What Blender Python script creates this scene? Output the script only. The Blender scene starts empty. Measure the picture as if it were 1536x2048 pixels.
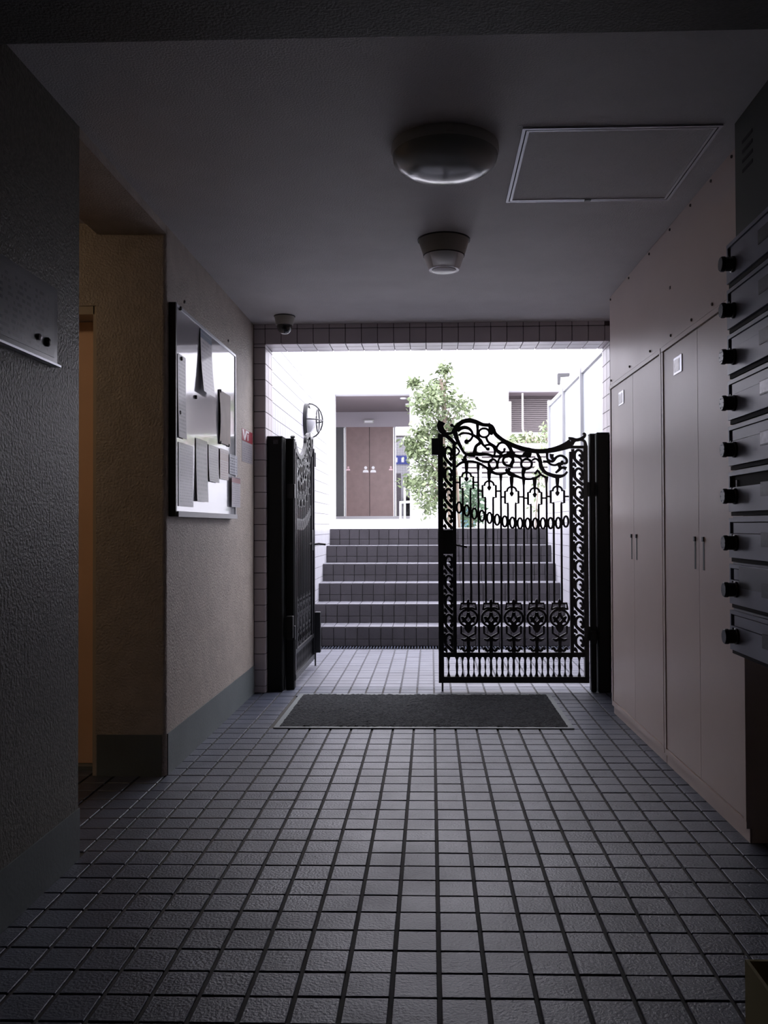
import bpy, math, random
from mathutils import Vector, Matrix
random.seed(7)
R = random.random
def U(a, b): return a + (b - a) * random.random()

# ------------------------------------------------------------------ camera
sc = bpy.context.scene
col = sc.collection
EYE = 1.035
cd = bpy.data.cameras.new('camera')
cam = bpy.data.objects.new('camera', cd); col.objects.link(cam)
cd.sensor_fit = 'AUTO'; cd.sensor_width = 36.0
cd.lens = 36.0 * 1750 / 2048
cd.shift_x = -45 / 2048
cd.clip_start = 0.02; cd.clip_end = 300
cam.matrix_world = (Matrix.Translation((0, 0, EYE)) @ Matrix.Rotation(0.028, 4, 'Z') @
                    Matrix.Rotation(math.pi / 2 + 0.016, 4, 'X') @ Matrix.Rotation(-0.004, 4, 'Z'))
sc.camera = cam
# ------------------------------------------------------------------ sky, exposure
w = bpy.data.worlds.new('overcast_sky'); sc.world = w; w.use_nodes = True
bg = w.node_tree.nodes['Background']
bg.inputs['Color'].default_value = (0.94, 0.915, 1.0, 1)
bg.inputs['Strength'].default_value = 7.0
vs = sc.view_settings
vs.view_transform = 'Standard'; vs.look = 'None'; vs.gamma = 1.0; vs.use_curve_mapping = False
vs.exposure = 0.15

# ------------------------------------------------------------------ materials
MATS = {}
def mat(name, c, rough=0.6, metal=0.0, spec=0.5, var=0.0, vscale=6.0, bump=0.0, bscale=60.0, rnd=0.0,
        bdetail=4.0, ior=None, coat=0.0, coat_rough=0.1, alpha=1.0, trans=0.0, emit=None, c2=None, rvar=0.0):
    m = bpy.data.materials.new(name); m.use_nodes = True
    nt = m.node_tree; N = nt.nodes; L = nt.links
    b = N['Principled BSDF']
    b.inputs['Base Color'].default_value = (*c, 1)
    b.inputs['Roughness'].default_value = rough
    b.inputs['Metallic'].default_value = metal
    b.inputs['Specular IOR Level'].default_value = spec
    if ior: b.inputs['IOR'].default_value = ior
    b.inputs['Coat Weight'].default_value = coat
    b.inputs['Coat Roughness'].default_value = coat_rough
    b.inputs['Alpha'].default_value = alpha
    b.inputs['Transmission Weight'].default_value = trans
    tc = N.new('ShaderNodeTexCoord')
    src = None
    geo = N.new('ShaderNodeNewGeometry')
    if var > 0 or c2:
        n = N.new('ShaderNodeTexNoise'); n.inputs['Scale'].default_value = vscale; n.inputs['Detail'].default_value = 5
        L.new(geo.outputs['Position'], n.inputs['Vector'])
        r = N.new('ShaderNodeMapRange'); r.inputs['From Min'].default_value = 0.3; r.inputs['From Max'].default_value = 0.7
        L.new(n.outputs['Fac'], r.inputs['Value'])
        mx = N.new('ShaderNodeMix'); mx.data_type = 'RGBA'
        d = c2 if c2 else tuple(max(0, x * (1 - var)) for x in c)
        a = c if c2 else tuple(min(1, x * (1 + var)) for x in c)
        mx.inputs[6].default_value = (*d, 1); mx.inputs[7].default_value = (*a, 1)
        L.new(r.outputs['Result'], mx.inputs[0]); src = mx.outputs[2]
        if rvar > 0:
            r2 = N.new('ShaderNodeMapRange'); r2.inputs['From Min'].default_value = 0.3; r2.inputs['From Max'].default_value = 0.7
            r2.inputs['To Min'].default_value = rough + rvar; r2.inputs['To Max'].default_value = max(.03, rough - rvar)
            L.new(n.outputs['Fac'], r2.inputs['Value']); L.new(r2.outputs['Result'], b.inputs['Roughness'])
    if rnd > 0:
        oi = N.new('ShaderNodeObjectInfo')
        hs = N.new('ShaderNodeHueSaturation')
        mr = N.new('ShaderNodeMapRange'); mr.inputs['To Min'].default_value = 1 - rnd; mr.inputs['To Max'].default_value = 1 + rnd
        L.new(oi.outputs['Random'], mr.inputs['Value']); L.new(mr.outputs['Result'], hs.inputs['Value'])
        if src: L.new(src, hs.inputs['Color'])
        else: hs.inputs['Color'].default_value = (*c, 1)
        src = hs.outputs['Color']
    if src: L.new(src, b.inputs['Base Color'])
    if bump > 0:
        n2 = N.new('ShaderNodeTexNoise'); n2.inputs['Scale'].default_value = bscale; n2.inputs['Detail'].default_value = bdetail
        L.new(geo.outputs['Position'], n2.inputs['Vector'])
        bp = N.new('ShaderNodeBump'); bp.inputs['Strength'].default_value = bump; bp.inputs['Distance'].default_value = 0.01
        L.new(n2.outputs['Fac'], bp.inputs['Height']); L.new(bp.outputs['Normal'], b.inputs['Normal'])
    if emit:
        b.inputs['Emission Color'].default_value = (*emit[:3], 1); b.inputs['Emission Strength'].default_value = emit[3]
    MATS[name] = m
    return m

def printed(name, paper, ink, lines=60.0, band=None, rough=0.5, axis=1, dens=0.5, coat=0.0):
    """paper with rows of small dark marks; generated coordinates of the sheet"""
    m = bpy.data.materials.new(name); m.use_nodes = True
    nt = m.node_tree; N = nt.nodes; L = nt.links; b = N['Principled BSDF']
    b.inputs['Roughness'].default_value = rough; b.inputs['Coat Weight'].default_value = coat; b.inputs['Coat Roughness'].default_value = .08
    tc = N.new('ShaderNodeTexCoord')
    sp = N.new('ShaderNodeSeparateXYZ'); L.new(tc.outputs['Generated'], sp.inputs[0])
    def math_(op, a, bb):
        k = N.new('ShaderNodeMath'); k.operation = op
        for i, v in enumerate((a, bb)):
            if isinstance(v, (int, float)): k.inputs[i].default_value = v
            elif v is not None: L.new(v, k.inputs[i])
        return k.outputs[0]
    row = math_('GREATER_THAN', math_('FRACT', math_('MULTIPLY', sp.outputs[2], lines), None), 0.5)
    cb = N.new('ShaderNodeCombineXYZ')
    L.new(math_('MULTIPLY', sp.outputs[axis], lines * 1.6), cb.inputs[0])
    L.new(math_('FLOOR', math_('MULTIPLY', sp.outputs[2], lines), None), cb.inputs[1])
    nz = N.new('ShaderNodeTexNoise'); nz.inputs['Scale'].default_value = 1.0; nz.inputs['Detail'].default_value = 1
    L.new(cb.outputs[0], nz.inputs['Vector'])
    mark = math_('GREATER_THAN', nz.outputs['Fac'], 1 - dens)
    def inside(o, lo, hi): return math_('MULTIPLY', math_('GREATER_THAN', o, lo), math_('LESS_THAN', o, hi))
    ink_f = math_('MULTIPLY', math_('MULTIPLY', row, mark), math_('MULTIPLY', inside(sp.outputs[axis], .08, .92), inside(sp.outputs[2], .05, .95)))
    mx = N.new('ShaderNodeMix'); mx.data_type = 'RGBA'
    mx.inputs[6].default_value = (*paper, 1); mx.inputs[7].default_value = (*ink, 1); L.new(ink_f, mx.inputs[0])
    out = mx.outputs[2]
    for (lo, hi, c) in (band or []):
        m2 = N.new('ShaderNodeMix'); m2.data_type = 'RGBA'; L.new(out, m2.inputs[6]); m2.inputs[7].default_value = (*c, 1)
        L.new(inside(sp.outputs[2], lo, hi), m2.inputs[0]); out = m2.outputs[2]
    L.new(out, b.inputs['Base Color'])
    MATS[name] = m
    return m

mat('stucco', (.44, .385, .335), rough=.55, spec=.5, var=.10, vscale=14, bump=.5, bscale=110, bdetail=2)
mat('stucco_coarse_shaded', (.125, .118, .098), rough=.42, spec=.28, var=.25, vscale=70, bump=.42, bscale=105, bdetail=3)  # stucco of the same wall, vignette shade put into the darker colour
mat('beam_paint', (.15, .15, .14), rough=.6, var=.1, vscale=60, bump=.3, bscale=140)
mat('ceiling_paint', (.66, .645, .65), rough=.6, spec=.35, var=.05, vscale=5, bump=.35, bscale=160)
mat('skirting', (.13, .15, .155), rough=.5, var=.1, vscale=4, bump=.1, bscale=80)
mat('plaster', (.42, .36, .30), rough=.7, var=.06)
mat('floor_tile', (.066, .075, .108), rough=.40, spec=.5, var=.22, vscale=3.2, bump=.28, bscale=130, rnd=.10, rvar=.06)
mat('yard_tile_skylit', (.16, .165, .20), rough=.42, var=.15, vscale=3.2, bump=.25, bscale=130)  # same floor tile, with the yard's skylight put into a lighter colour
mat('yard_grout_skylit', (.09, .09, .10), rough=.9)  # same grout, lightened in colour to stand for skylight
mat('grout', (.045, .042, .038), rough=.85, var=.25, vscale=9)
mat('wall_tile', (.52, .47, .50), rough=.32, var=.05, vscale=3, rnd=.04, bump=.05, bscale=30)
mat('wall_tile_out', (.50, .50, .54), rough=.35, var=.04, vscale=3, bump=.05, bscale=30)
mat('wall_grout', (.07, .055, .06), rough=.9)
mat('wall_grout_out', (.10, .09, .10), rough=.9)
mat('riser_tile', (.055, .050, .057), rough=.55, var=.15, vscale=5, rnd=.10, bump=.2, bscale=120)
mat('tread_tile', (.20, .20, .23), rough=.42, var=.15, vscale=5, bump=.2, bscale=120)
mat('white_render', (.50, .50, .52), rough=.8)
mat('recess_grey', (.16, .13, .14), rough=.7)
mat('header_grey', (.42, .39, .42), rough=.7)
mat('white_frame', (.50, .50, .52), rough=.4)
mat('black_iron', (.012, .013, .015), rough=.38, spec=.5)
mat('black_box', (.006, .007, .007), rough=.55, spec=.25)
mat('steel_cream', (.68, .575, .535), rough=.36, spec=.3, var=.03, vscale=3, bump=.02, bscale=9, rvar=.015)
mat('steel_cream_dark', (.12, .10, .09), rough=.6)
mat('pull_green', (.035, .045, .04), rough=.5)
mat('mailbox_grey', (.28, .30, .375), rough=.36, metal=.0, spec=.5, var=.04, vscale=9)
mat('panel_green', (.05, .06, .05), rough=.5, spec=.4)
mat('dark_gap', (.008, .009, .010), rough=.8)
mat('black_plastic', (.012, .012, .014), rough=.32)
mat('dial_mark', (.30, .30, .32), rough=.5)
mat('label_white', (.72, .72, .78), rough=.25, var=.25, vscale=60)
mat('label_dark', (.03, .034, .04), rough=.4, var=.7, vscale=90)
mat('tape', (.15, .16, .17), rough=.3, alpha=.8)
mat('aluminium', (.55, .56, .60), rough=.32, metal=.8)
mat('frame_dark', (.02, .018, .02), rough=.4)
mat('board_white', (.55, .56, .60), rough=.10, spec=.7, coat=.6, coat_rough=.03)
mat('acrylic', (.14, .15, .16), rough=.2)
mat('lamp_base', (.52, .52, .50), rough=.4)
mat('lamp_dome', (.36, .38, .37), rough=.2, spec=.5, coat=.3, coat_rough=.06)
mat('lamp_cream', (.36, .34, .30), rough=.45)
mat('lamp_glass', (.85, .84, .86), rough=.5, trans=.55)
mat('lens_white', (.75, .73, .75), rough=.3)
mat('dome_black', (.02, .02, .022), rough=.08, coat=.6)
mat('rubber', (.03, .03, .035), rough=.6)
mat('mat_fibre', (.016, .019, .024), rough=.9, var=.75, vscale=110, bump=1.0, bscale=260)
mat('door_peach', (.78, .50, .32), rough=.45, var=.03)
mat('door_frame', (.50, .42, .32), rough=.5)
mat('card', (.48, .43, .22), rough=.85, var=.08)
mat('wood_door', (.24, .165, .155), rough=.45, var=.10, vscale=7)
mat('dark_glass', (.03, .03, .032), rough=.02, spec=1.0, ior=2.1)
mat('icon_white', (.92, .92, .93), rough=.5)
mat('icon_pink', (.85, .60, .64), rough=.5)
mat('sign_blue', (.03, .05, .30), rough=.5)
mat('leaf_green', (.105, .14, .065), rough=.5, var=.45, vscale=9)
mat('leaf_pale', (.20, .25, .13), rough=.5, var=.3, vscale=20)
mat('leaf_dark', (.06, .11, .06), rough=.5, var=.4, vscale=9)
mat('petal_pink', (.80, .55, .60), rough=.6)
mat('bark', (.14, .11, .085), rough=.8, var=.2)
mat('shutter', (.15, .13, .135), rough=.6)
mat('pole_pink', (.80, .70, .72), rough=.4)
mat('panel_white', (.42, .45, .47), rough=.35)
mat('soil', (.10, .08, .07), rough=.9)
mat('pot_teal', (.10, .20, .24), rough=.4)
mat('roof_grey', (.04, .04, .045), rough=.7)
mat('warm_lamp', (1, .8, .5), rough=.5, emit=(1.0, .72, .46, 36.0))
mat('steel', (.6, .6, .62), rough=.25, metal=1.0)
mat('paper_beige', (.50, .42, .37), rough=.6, var=.1, vscale=10)
mat('paper_white', (.75, .75, .78), rough=.45)
mat('magnet', (.02, .018, .02), rough=.4)
mat('red_ink', (.32, .03, .05), rough=.35)
mat('white_ink', (.80, .76, .80), rough=.35)
mat('globe', (.5, .5, .53), rough=.25)
printed('poster_blue', (.50, .49, .55), (.25, .22, .30), 16, [(.86, 1.01, (.07, .13, .24)), (.935, .955, (.16, .22, .33))], coat=.4)
printed('poster_lines', (.50, .50, .54), (.26, .26, .30), 22, coat=.3)
printed('poster_olive', (.42, .42, .40), (.28, .29, .27), 14, coat=.3)
printed('poster_pink', (.52, .44, .40), (.40, .25, .24), 12, [(.62, .86, (.45, .33, .27))], coat=.3)
printed('poster_red', (.52, .50, .55), (.30, .28, .34), 14, [(.80, .97, (.30, .08, .10)), (.955, .985, (.12, .03, .04))], coat=.3)
printed('poster_dark', (.42, .43, .50), (.14, .15, .20), 7, dens=.55, coat=.3)
printed('sticker_text', (.34, .32, .34), (.20, .19, .23), 9, coat=.2)
printed('notice_text', (.16, .165, .18), (.07, .075, .085), 11, rough=.25)

# ------------------------------------------------------------------ mesh builder
class MB:
    def __init__(s): s.v = []; s.f = []; s.smooth = False; s.fm = []
    def add(s, vs, fs):
        o = len(s.v); s.v += [tuple(p) for p in vs]; s.f += [tuple(i + o for i in f) for f in fs]; return s
    def box(s, x0, x1, y0, y1, z0, z1):
        return s.add([(x0,y0,z0),(x1,y0,z0),(x1,y1,z0),(x0,y1,z0),(x0,y0,z1),(x1,y0,z1),(x1,y1,z1),(x0,y1,z1)],
                     [(0,3,2,1),(4,5,6,7),(0,1,5,4),(1,2,6,5),(2,3,7,6),(3,0,4,7)])
    def bbox(s, x0, x1, y0, y1, z0, z1, b):
        """box with chamfered edges"""
        X=(x0,x0+b,x1-b,x1);Y=(y0,y0+b,y1-b,y1);Z=(z0,z0+b,z1-b,z1)
        P=[];idx={}
        for i in (0,3):
            for j in (1,2):
                for k in (1,2): idx[('x',i,j,k)]=len(P);P.append((X[i],Y[j],Z[k]))
        for j in (0,3):
            for i in (1,2):
                for k in (1,2): idx[('y',j,i,k)]=len(P);P.append((X[i],Y[j],Z[k]))
        for k in (0,3):
            for i in (1,2):
                for j in (1,2): idx[('z',k,i,j)]=len(P);P.append((X[i],Y[j],Z[k]))
        F=[]
        for a in ('x','y','z'):
            for e in (0,3): F.append([idx[(a,e,1,1)],idx[(a,e,2,1)],idx[(a,e,2,2)],idx[(a,e,1,2)]])
        for i in (0,3):
            ii=1 if i==0 else 2
            for j in (0,3):
                jj=1 if j==0 else 2
                F.append([idx[('x',i,jj,1)],idx[('x',i,jj,2)],idx[('y',j,ii,2)],idx[('y',j,ii,1)]])
                F.append([idx[('x',i,1,jj)],idx[('x',i,2,jj)],idx[('z',j,ii,2)],idx[('z',j,ii,1)]])
                F.append([idx[('y',i,1,jj)],idx[('y',i,2,jj)],idx[('z',j,2,ii)],idx[('z',j,1,ii)]])
        for i in (0,3):
            ii=1 if i==0 else 2
            for j in (0,3):
                jj=1 if j==0 else 2
                for k in (0,3):
                    kk=1 if k==0 else 2
                    F.append([idx[('x',i,jj,kk)],idx[('y',j,ii,kk)],idx[('z',k,ii,jj)]])
        c=Vector(((x0+x1)/2,(y0+y1)/2,(z0+z1)/2)); out=[]
        for f in F:
            p=[Vector(P[i]) for i in f]; n=(p[1]-p[0]).cross(p[2]-p[0]); m=sum(p,Vector())/len(p)
            out.append(f if n.dot(m-c)>0 else f[::-1])
        return s.add(P,out)
    def prism(s, poly, a0, a1, axis='y'):
        n=len(poly)
        def P(u,v,a): return (u,a,v) if axis=='y' else ((a,u,v) if axis=='x' else (u,v,a))
        vs=[P(u,v,a0) for u,v in poly]+[P(u,v,a1) for u,v in poly]
        fs=[tuple(range(n)),tuple(range(2*n-1,n-1,-1))]+[(i,i+n,(i+1)%n+n,(i+1)%n) for i in range(n)]
        return s.add(vs,fs)
    def lathe(s, prof, c, axis='z', n=32, cap=True):
        """prof: list of (radius, height along axis)"""
        vs=[];k=len(prof)
        for r,h in prof:
            for i in range(n):
                a=2*math.pi*i/n;u,v=r*math.cos(a),r*math.sin(a)
                if axis=='z': vs.append((c[0]+u,c[1]+v,c[2]+h))
                elif axis=='x': vs.append((c[0]+h,c[1]+u,c[2]+v))
                else: vs.append((c[0]+u,c[1]+h,c[2]+v))
        fs=[(j*n+i,j*n+(i+1)%n,(j+1)*n+(i+1)%n,(j+1)*n+i) for j in range(k-1) for i in range(n)]
        if cap: fs+= [tuple(range(n-1,-1,-1)),tuple((k-1)*n+i for i in range(n))]
        return s.add(vs,fs)
    def tube(s, pts, r, n=8, closed=False):
        pts=[Vector(p) for p in pts];m=len(pts);vs=[]
        rr=r if isinstance(r,(list,tuple)) else [r]*m
        for i,p in enumerate(pts):
            t=(pts[(i+1)%m if closed else min(i+1,m-1)]-pts[(i-1) if closed else max(i-1,0)]).normalized()
            up=Vector((0,0,1)) if abs(t.z)<.9 else Vector((1,0,0))
            a=t.cross(up).normalized();b=t.cross(a)
            for j in range(n):
                q=2*math.pi*j/n;vs.append(p+a*math.cos(q)*rr[i]+b*math.sin(q)*rr[i])
        fs=[(i*n+j,i*n+(j+1)%n,((i+1)%m)*n+(j+1)%n,((i+1)%m)*n+j) for i in range(m if closed else m-1) for j in range(n)]
        if not closed: fs+=[tuple(range(n-1,-1,-1)),tuple((m-1)*n+j for j in range(n))]
        return s.add(vs,fs)
    def strip(s, pts, w, t, y=0.0, closed=False):
        """flat bar following 2-D points (u,v) in the XZ plane, thickness t in Y"""
        m=len(pts);P=[Vector(p) for p in pts];ww=w if isinstance(w,(list,tuple)) else [w]*m
        vs=[]
        for i,p in enumerate(P):
            a=P[(i-1) if closed else max(i-1,0)];b=P[(i+1)%m if closed else min(i+1,m-1)]
            d=(b-a).normalized();nn=Vector((-d.y,d.x))*ww[i]/2
            for q in (p-nn,p+nn):
                vs+=[(q.x,y-t/2,q.y),(q.x,y+t/2,q.y)]
        fs=[]
        for i in range(m if closed else m-1):
            a=i*4;b=((i+1)%m)*4
            fs+=[(a,b,b+2,a+2),(a+1,a+3,b+3,b+1),(a,a+1,b+1,b),(a+2,b+2,b+3,a+3)]
        if not closed: fs+=[(0,2,3,1),((m-1)*4,(m-1)*4+1,(m-1)*4+3,(m-1)*4+2)]
        return s.add(vs,fs)
    def build(s, name, m, parent=None, smooth=False, origin=None):
        if parent is not None:
            o=Vector((0,0,0));q=parent
            while q: o+=q.location;q=q.parent
            loc=Vector((0,0,0));base=o
        else:
            xs=[v[0] for v in s.v];ys=[v[1] for v in s.v];zs=[v[2] for v in s.v]
            base=Vector(((min(xs)+max(xs))/2,(min(ys)+max(ys))/2,min(zs)));loc=base
        me=bpy.data.meshes.new(name)
        me.from_pydata([tuple(Vector(v)-base) for v in s.v],[],s.f); me.update()
        me.materials.append(MATS[m])
        if smooth:
            for p in me.polygons: p.use_smooth=True
            try: me.set_sharp_from_angle(angle=math.radians(40))
            except Exception: pass
        ob=bpy.data.objects.new(name,me);col.objects.link(ob);ob.location=loc
        if parent: ob.parent=parent
        return ob
def tag(o,label,cat,group=None,kind=None):
    o['label']=label;o['category']=cat
    if group: o['group']=group
    if kind: o['kind']=kind
    return o
def empty(name,loc,label=None,cat=None,group=None):
    o=bpy.data.objects.new(name,None);col.objects.link(o);o.location=loc;o.empty_display_size=.05
    if label: tag(o,label,cat,group)
    return o
def struct(ob): ob['kind']='structure';return ob
def inst(src,parent,loc,rot=None,name=None,scale=None):
    c=src.copy();col.objects.link(c);c.parent=parent;c.location=loc
    if rot: c.rotation_euler=rot
    if scale: c.scale=scale
    return c
def smooth2(pts,sub=5,closed=False):
    out=[];n=len(pts)
    for i in range(n if closed else n-1):
        p0=pts[(i-1)%n if closed else max(i-1,0)];p1=pts[i];p2=pts[(i+1)%n];p3=pts[(i+2)%n if closed else min(i+2,n-1)]
        for k in range(sub):
            t=k/sub
            out.append(tuple(.5*((2*b)+(-a+c)*t+(2*a-5*b+4*c-d)*t*t+(-a+3*b-3*c+d)*t**3) for a,b,c,d in zip(p0,p1,p2,p3)))
    if not closed: out.append(tuple(pts[-1]))
    return out

# ------------------------------------------------------------------ setting
CEIL=2.30; LW=-1.105; GY=5.43
FM=.1062                                  # floor tile module
fl=struct(MB().box(-1.45,1.35,-2.6,7.40,-.12,-.006).box(-3.5,-1.45,1.3,3.9,-.12,-.006).build('floor','grout'))
flo=fl.location.copy()
tm=MB().bbox(-.0483,.0483,-.0497,.0497,-.010,0.0,.0016)
proto=None; tiles=[]
for i in range(-11,12):
    for j in range(-3,53):
        x=.014+(i+.5)*FM; y=1.83+(j+.5)*FM
        if x-.04<-1.10 or x+.04>1.19 or y>7.36: continue
        tiles.append((x,y))
cut=MB()
for j in range(-3,53):
    y=1.83+(j+.5)*FM
    if y<7.36:
        xe=min(t[0] for t in tiles)-.0483-.009; cut.bbox(LW,xe,y-.0497,y+.0497,-.010,0,.0012)
        xe=max(t[0] for t in tiles)+.0483+.009; cut.bbox(xe,1.25,y-.0497,y+.0497,-.010,0,.0012)

def in_frame(x,y):
    px=862+x/y*1750; return -60<px<1600 and y>1.72
mask=lambda x,y: (-.80<x<.70 and 4.52<y<5.33)
near=sorted([t for t in tiles if in_frame(*t) and not mask(*t)],key=lambda t:t[1])[:300]
ns=set(near); rest=[t for t in tiles if t not in ns and not mask(*t)]
for n,(x,y) in enumerate(near):
    if proto is None:
        proto=MB(); proto.v=[(a+x,b+y,c) for a,b,c in tm.v]; proto.f=list(tm.f)
        # shared mesh centred on its own origin
        me=bpy.data.meshes.new('tile'); me.from_pydata(tm.v,[],tm.f); me.materials.append(MATS['floor_tile'])
        proto=bpy.data.objects.new('tile',me); col.objects.link(proto); proto.parent=fl; o=proto
    else: o=proto.copy(); col.objects.link(o)
    o.location=Vector((x,y,U(-.0008,.0006)))-flo
    o.rotation_euler=(U(-.006,.006),U(-.006,.006),U(-.006,.006))
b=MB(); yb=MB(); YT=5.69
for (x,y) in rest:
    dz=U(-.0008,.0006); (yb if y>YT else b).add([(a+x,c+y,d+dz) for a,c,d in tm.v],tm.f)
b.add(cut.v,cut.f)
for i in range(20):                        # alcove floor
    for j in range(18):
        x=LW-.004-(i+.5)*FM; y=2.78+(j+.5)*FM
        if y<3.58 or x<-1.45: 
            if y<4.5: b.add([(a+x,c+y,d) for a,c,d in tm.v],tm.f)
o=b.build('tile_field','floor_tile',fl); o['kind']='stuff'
o=yb.build('yard_tile_field_skylit','yard_tile_skylit',fl); o['kind']='stuff'  # floor tiles past the gate, skylight painted into their tone
MB().box(-1.05,1.19,5.64,7.40,-.02,-.0045).build('yard_mortar_skylit','yard_grout_skylit',fl)  # bed under the yard tiles, its lighter tone stands for skylight

# ceiling slab, beam
struct(MB().box(-1.105,1.35,-2.6,GY+.004,CEIL,CEIL+.2).build('ceiling','ceiling_paint'))
struct(MB().box(-1.105,1.3,1.25,2.01,2.17,CEIL).build('trim_1','beam_paint'))
struct(MB().box(-3.5,3.5,-2.7,GY,2.52,4.6).build('ceiling_upper_floors','plaster'))
struct(MB().box(-12,12,-4,24,-.6,-.14).build('floor_ground','soil'))
# left wall, pillar, header, alcove
def rounded_wall(x0,x1,y0,y1,z0,z1,r,m,name):
    # corner (x1,y0) rounded
    poly=[(x0,y0),(x1-r,y0)]+[(x1-r+r*math.sin(a),y0+r-r*math.cos(a)) for a in [math.pi/2*k/8 for k in range(1,9)]]+[(x1,y1),(x0,y1)]
    return struct(MB().prism(poly,z0,z1,'z').build(name,m,smooth=True))
rounded_wall(-1.394,LW,3.62,GY,0,CEIL,.018,'stucco','wall_left')
struct(MB().box(-1.45,LW,-2.5,2.715,0,CEIL).build('wall_left_near','stucco_coarse_shaded'))  # near pillar, shade painted in by the darkened stucco
struct(MB().box(-1.394,LW,2.715,3.62,2.264,CEIL+.02).build('trim_2','stucco'))
struct(MB().box(-3.4,-1.394,1.4,3.9,2.312,2.42).build('ceiling_alcove','ceiling_paint'))
struct(MB().box(-3.4,-1.40,3.62,3.86,1.965,2.312).box(-3.4,-2.30,3.62,3.86,0,1.965).box(-1.40,-1.394,3.62,3.86,0,2.312).build('wall_alcove','stucco'))
struct(MB().box(-3.5,-3.4,1.4,3.9,0,2.42).build('wall_alcove_left','stucco'))
struct(MB().box(-3.4,-1.45,1.3,1.4,0,2.42).build('wall_alcove_front','stucco'))
struct(MB().box(LW,LW+.004,3.638,GY,0,.172).box(-1.394,LW-.018,3.616,3.62,0,.172).build('baseboard_left','skirting'))
struct(MB().box(LW,LW+.004,-2.5,2.715,0,.158).box(-1.45,LW+.004,2.715,2.719,0,.158).build('baseboard_left_near','skirting'))
# right wall, back wall
struct(MB().box(1.25,1.35,-2.5,GY,0,CEIL).build('wall_right','plaster'))
struct(MB().box(-1.45,1.35,-2.6,-2.5,0,CEIL+.2).build('wall_rear','stucco'))
# gate opening wall with building front above it
OL,OR,OT=-1.033,1.112,2.177
wb=struct(MB().box(-3.5,OL,GY+.005,GY+.245,-.1,4.6).box(OR,3.5,GY+.005,GY+.245,-.1,4.6).box(OL,OR,GY+.005,GY+.245,OT+.005,4.6).box(-1.6,OL-.0,GY,GY+.005,0,.0).build('wall_back','wall_grout'))
wbo=wb.location.copy()
TH=.1006
zl=sorted([1.752+TH*k for k in range(-18,5)])
def tile_obj(sx,sy,sz,first=[{}]):
    key=(round(sx,4),round(sy,4),round(sz,4))
    if key not in first[0]:
        bv=.0015
        m=MB().bbox(-sx/2,sx/2,-sy/2,sy/2,-sz/2,sz/2,bv)
        me=bpy.data.meshes.new('tile'); me.from_pydata(m.v,[],m.f); me.materials.append(MATS['wall_tile']); first[0][key]=me
    o=bpy.data.objects.new('tile',first[0][key]); col.objects.link(o); return o
def put(x,y,z,sx,sy,sz,par,po):
    o=tile_obj(sx,sy,sz); o.parent=par; o.location=Vector((x,y,z))-po; return o
g=.004
xl=[OL+.1006*k for k in range(22)]
for k in range(21):
    x0,x1=xl[k],xl[k+1]
    put((x0+x1)/2,GY+.003,(2.272+OT)/2,.1006-g,.010,2.272-OT-g,wb,wbo)
    put((x0+x1)/2,GY+.003,(2.272+2.302)/2,.1006-g,.010,.030-g,wb,wbo)
put((OR+xl[21])/2+.0,GY+.003,(2.272+OT)/2,OR-xl[21]-g+.0001,.010,2.272-OT-g,wb,wbo)
for k in range(22):
    x0=xl[k]; x1=xl[k+1] if k<21 else OR
    for y0,y1 in ((GY,GY+.10),(GY+.10,GY+.20),(GY+.20,GY+.25)):
        put((x0+x1)/2,(y0+y1)/2,OT+.003,x1-x0-g,y1-y0-g,.010,wb,wbo)
zz=[0.0]+[z for z in zl if z>.02]+[OT,2.272,2.302]
for z0,z1 in zip(zz[:-1],zz[1:]):
    if z1-z0<.012: continue
    put((LW+OL)/2,GY+.003,(z0+z1)/2,OL-LW-g,.010,z1-z0-g,wb,wbo)
    if z1<=OT+.001:
        for X in (OL-.003,OR+.003):
            for y0,y1 in ((GY,GY+.10),(GY+.10,GY+.20),(GY+.20,GY+.25)):
                put(X,(y0+y1)/2,(z0+z1)/2,.010,y1-y0-g,z1-z0-g,wb,wbo)
# tiled outer face above the gate (seen reflected in the far glass)
b=MB()
for i in range(-30,30):
    for k in range(22,45):
        x=i*.1006; z=k*.1006
        b.box(x+.003,x+.098,GY+.244,GY+.252,z+.003,z+.098)
o=b.build('tile_field','wall_tile_out',wb); o['kind']='stuff'

# ------------------------------------------------------------------ yard: side walls, stairs, landing
SX0,SX1=-1.05,1.195
def tiled_wall(name,x_face,side,y0,y1,z0,z1,thick,m='wall_tile_out'):
    x_in=x_face+side*.004
    x_out=x_face+side*thick
    wl=struct(MB().box(min(x_in,x_out),max(x_in,x_out),y0,y1,z0,z1).build(name,'wall_grout_out'))
    b=MB(); y=y0
    while y<y1-.02:
        z=z0 if z0>0 else -.05
        while z<z1-.01:
            a,c=x_face,x_face+side*.007
            b.box(min(a,c),max(a,c),y+.002,min(y+.0985,y1),z+.002,min(z+.0985,z1)); z+=.1006
        y+=.1006
    o=b.build('tile_field',m,wl); o['kind']='stuff'
    return wl
tiled_wall('wall_yard_left',SX0,-1,GY+.25,9.05,0,2.9,.2)
tiled_wall('wall_yard_right',SX1,1,GY+.25,9.05,0,1.33,.15)
RISE=.168
fronts=[7.55+.30*k for k in range(6)]
st=struct(MB().box(SX0,SX1,fronts[0]+.012,fronts[0]+.3,-.1,RISE-.012).build('trim_3','grout'))
st.name='trim_3'
mb=MB()
for k,y in enumerate(fronts):
    mb.box(SX0,SX1,y+.012,(fronts[k+1]+.012) if k<5 else 9.4,-.1 if k==0 else 0,RISE*(k+1)-.012)
bpy.data.objects.remove(st)
stair=struct(mb.build('trim_3','grout')); so=stair.location.copy()
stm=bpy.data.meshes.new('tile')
rb=[]
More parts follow.
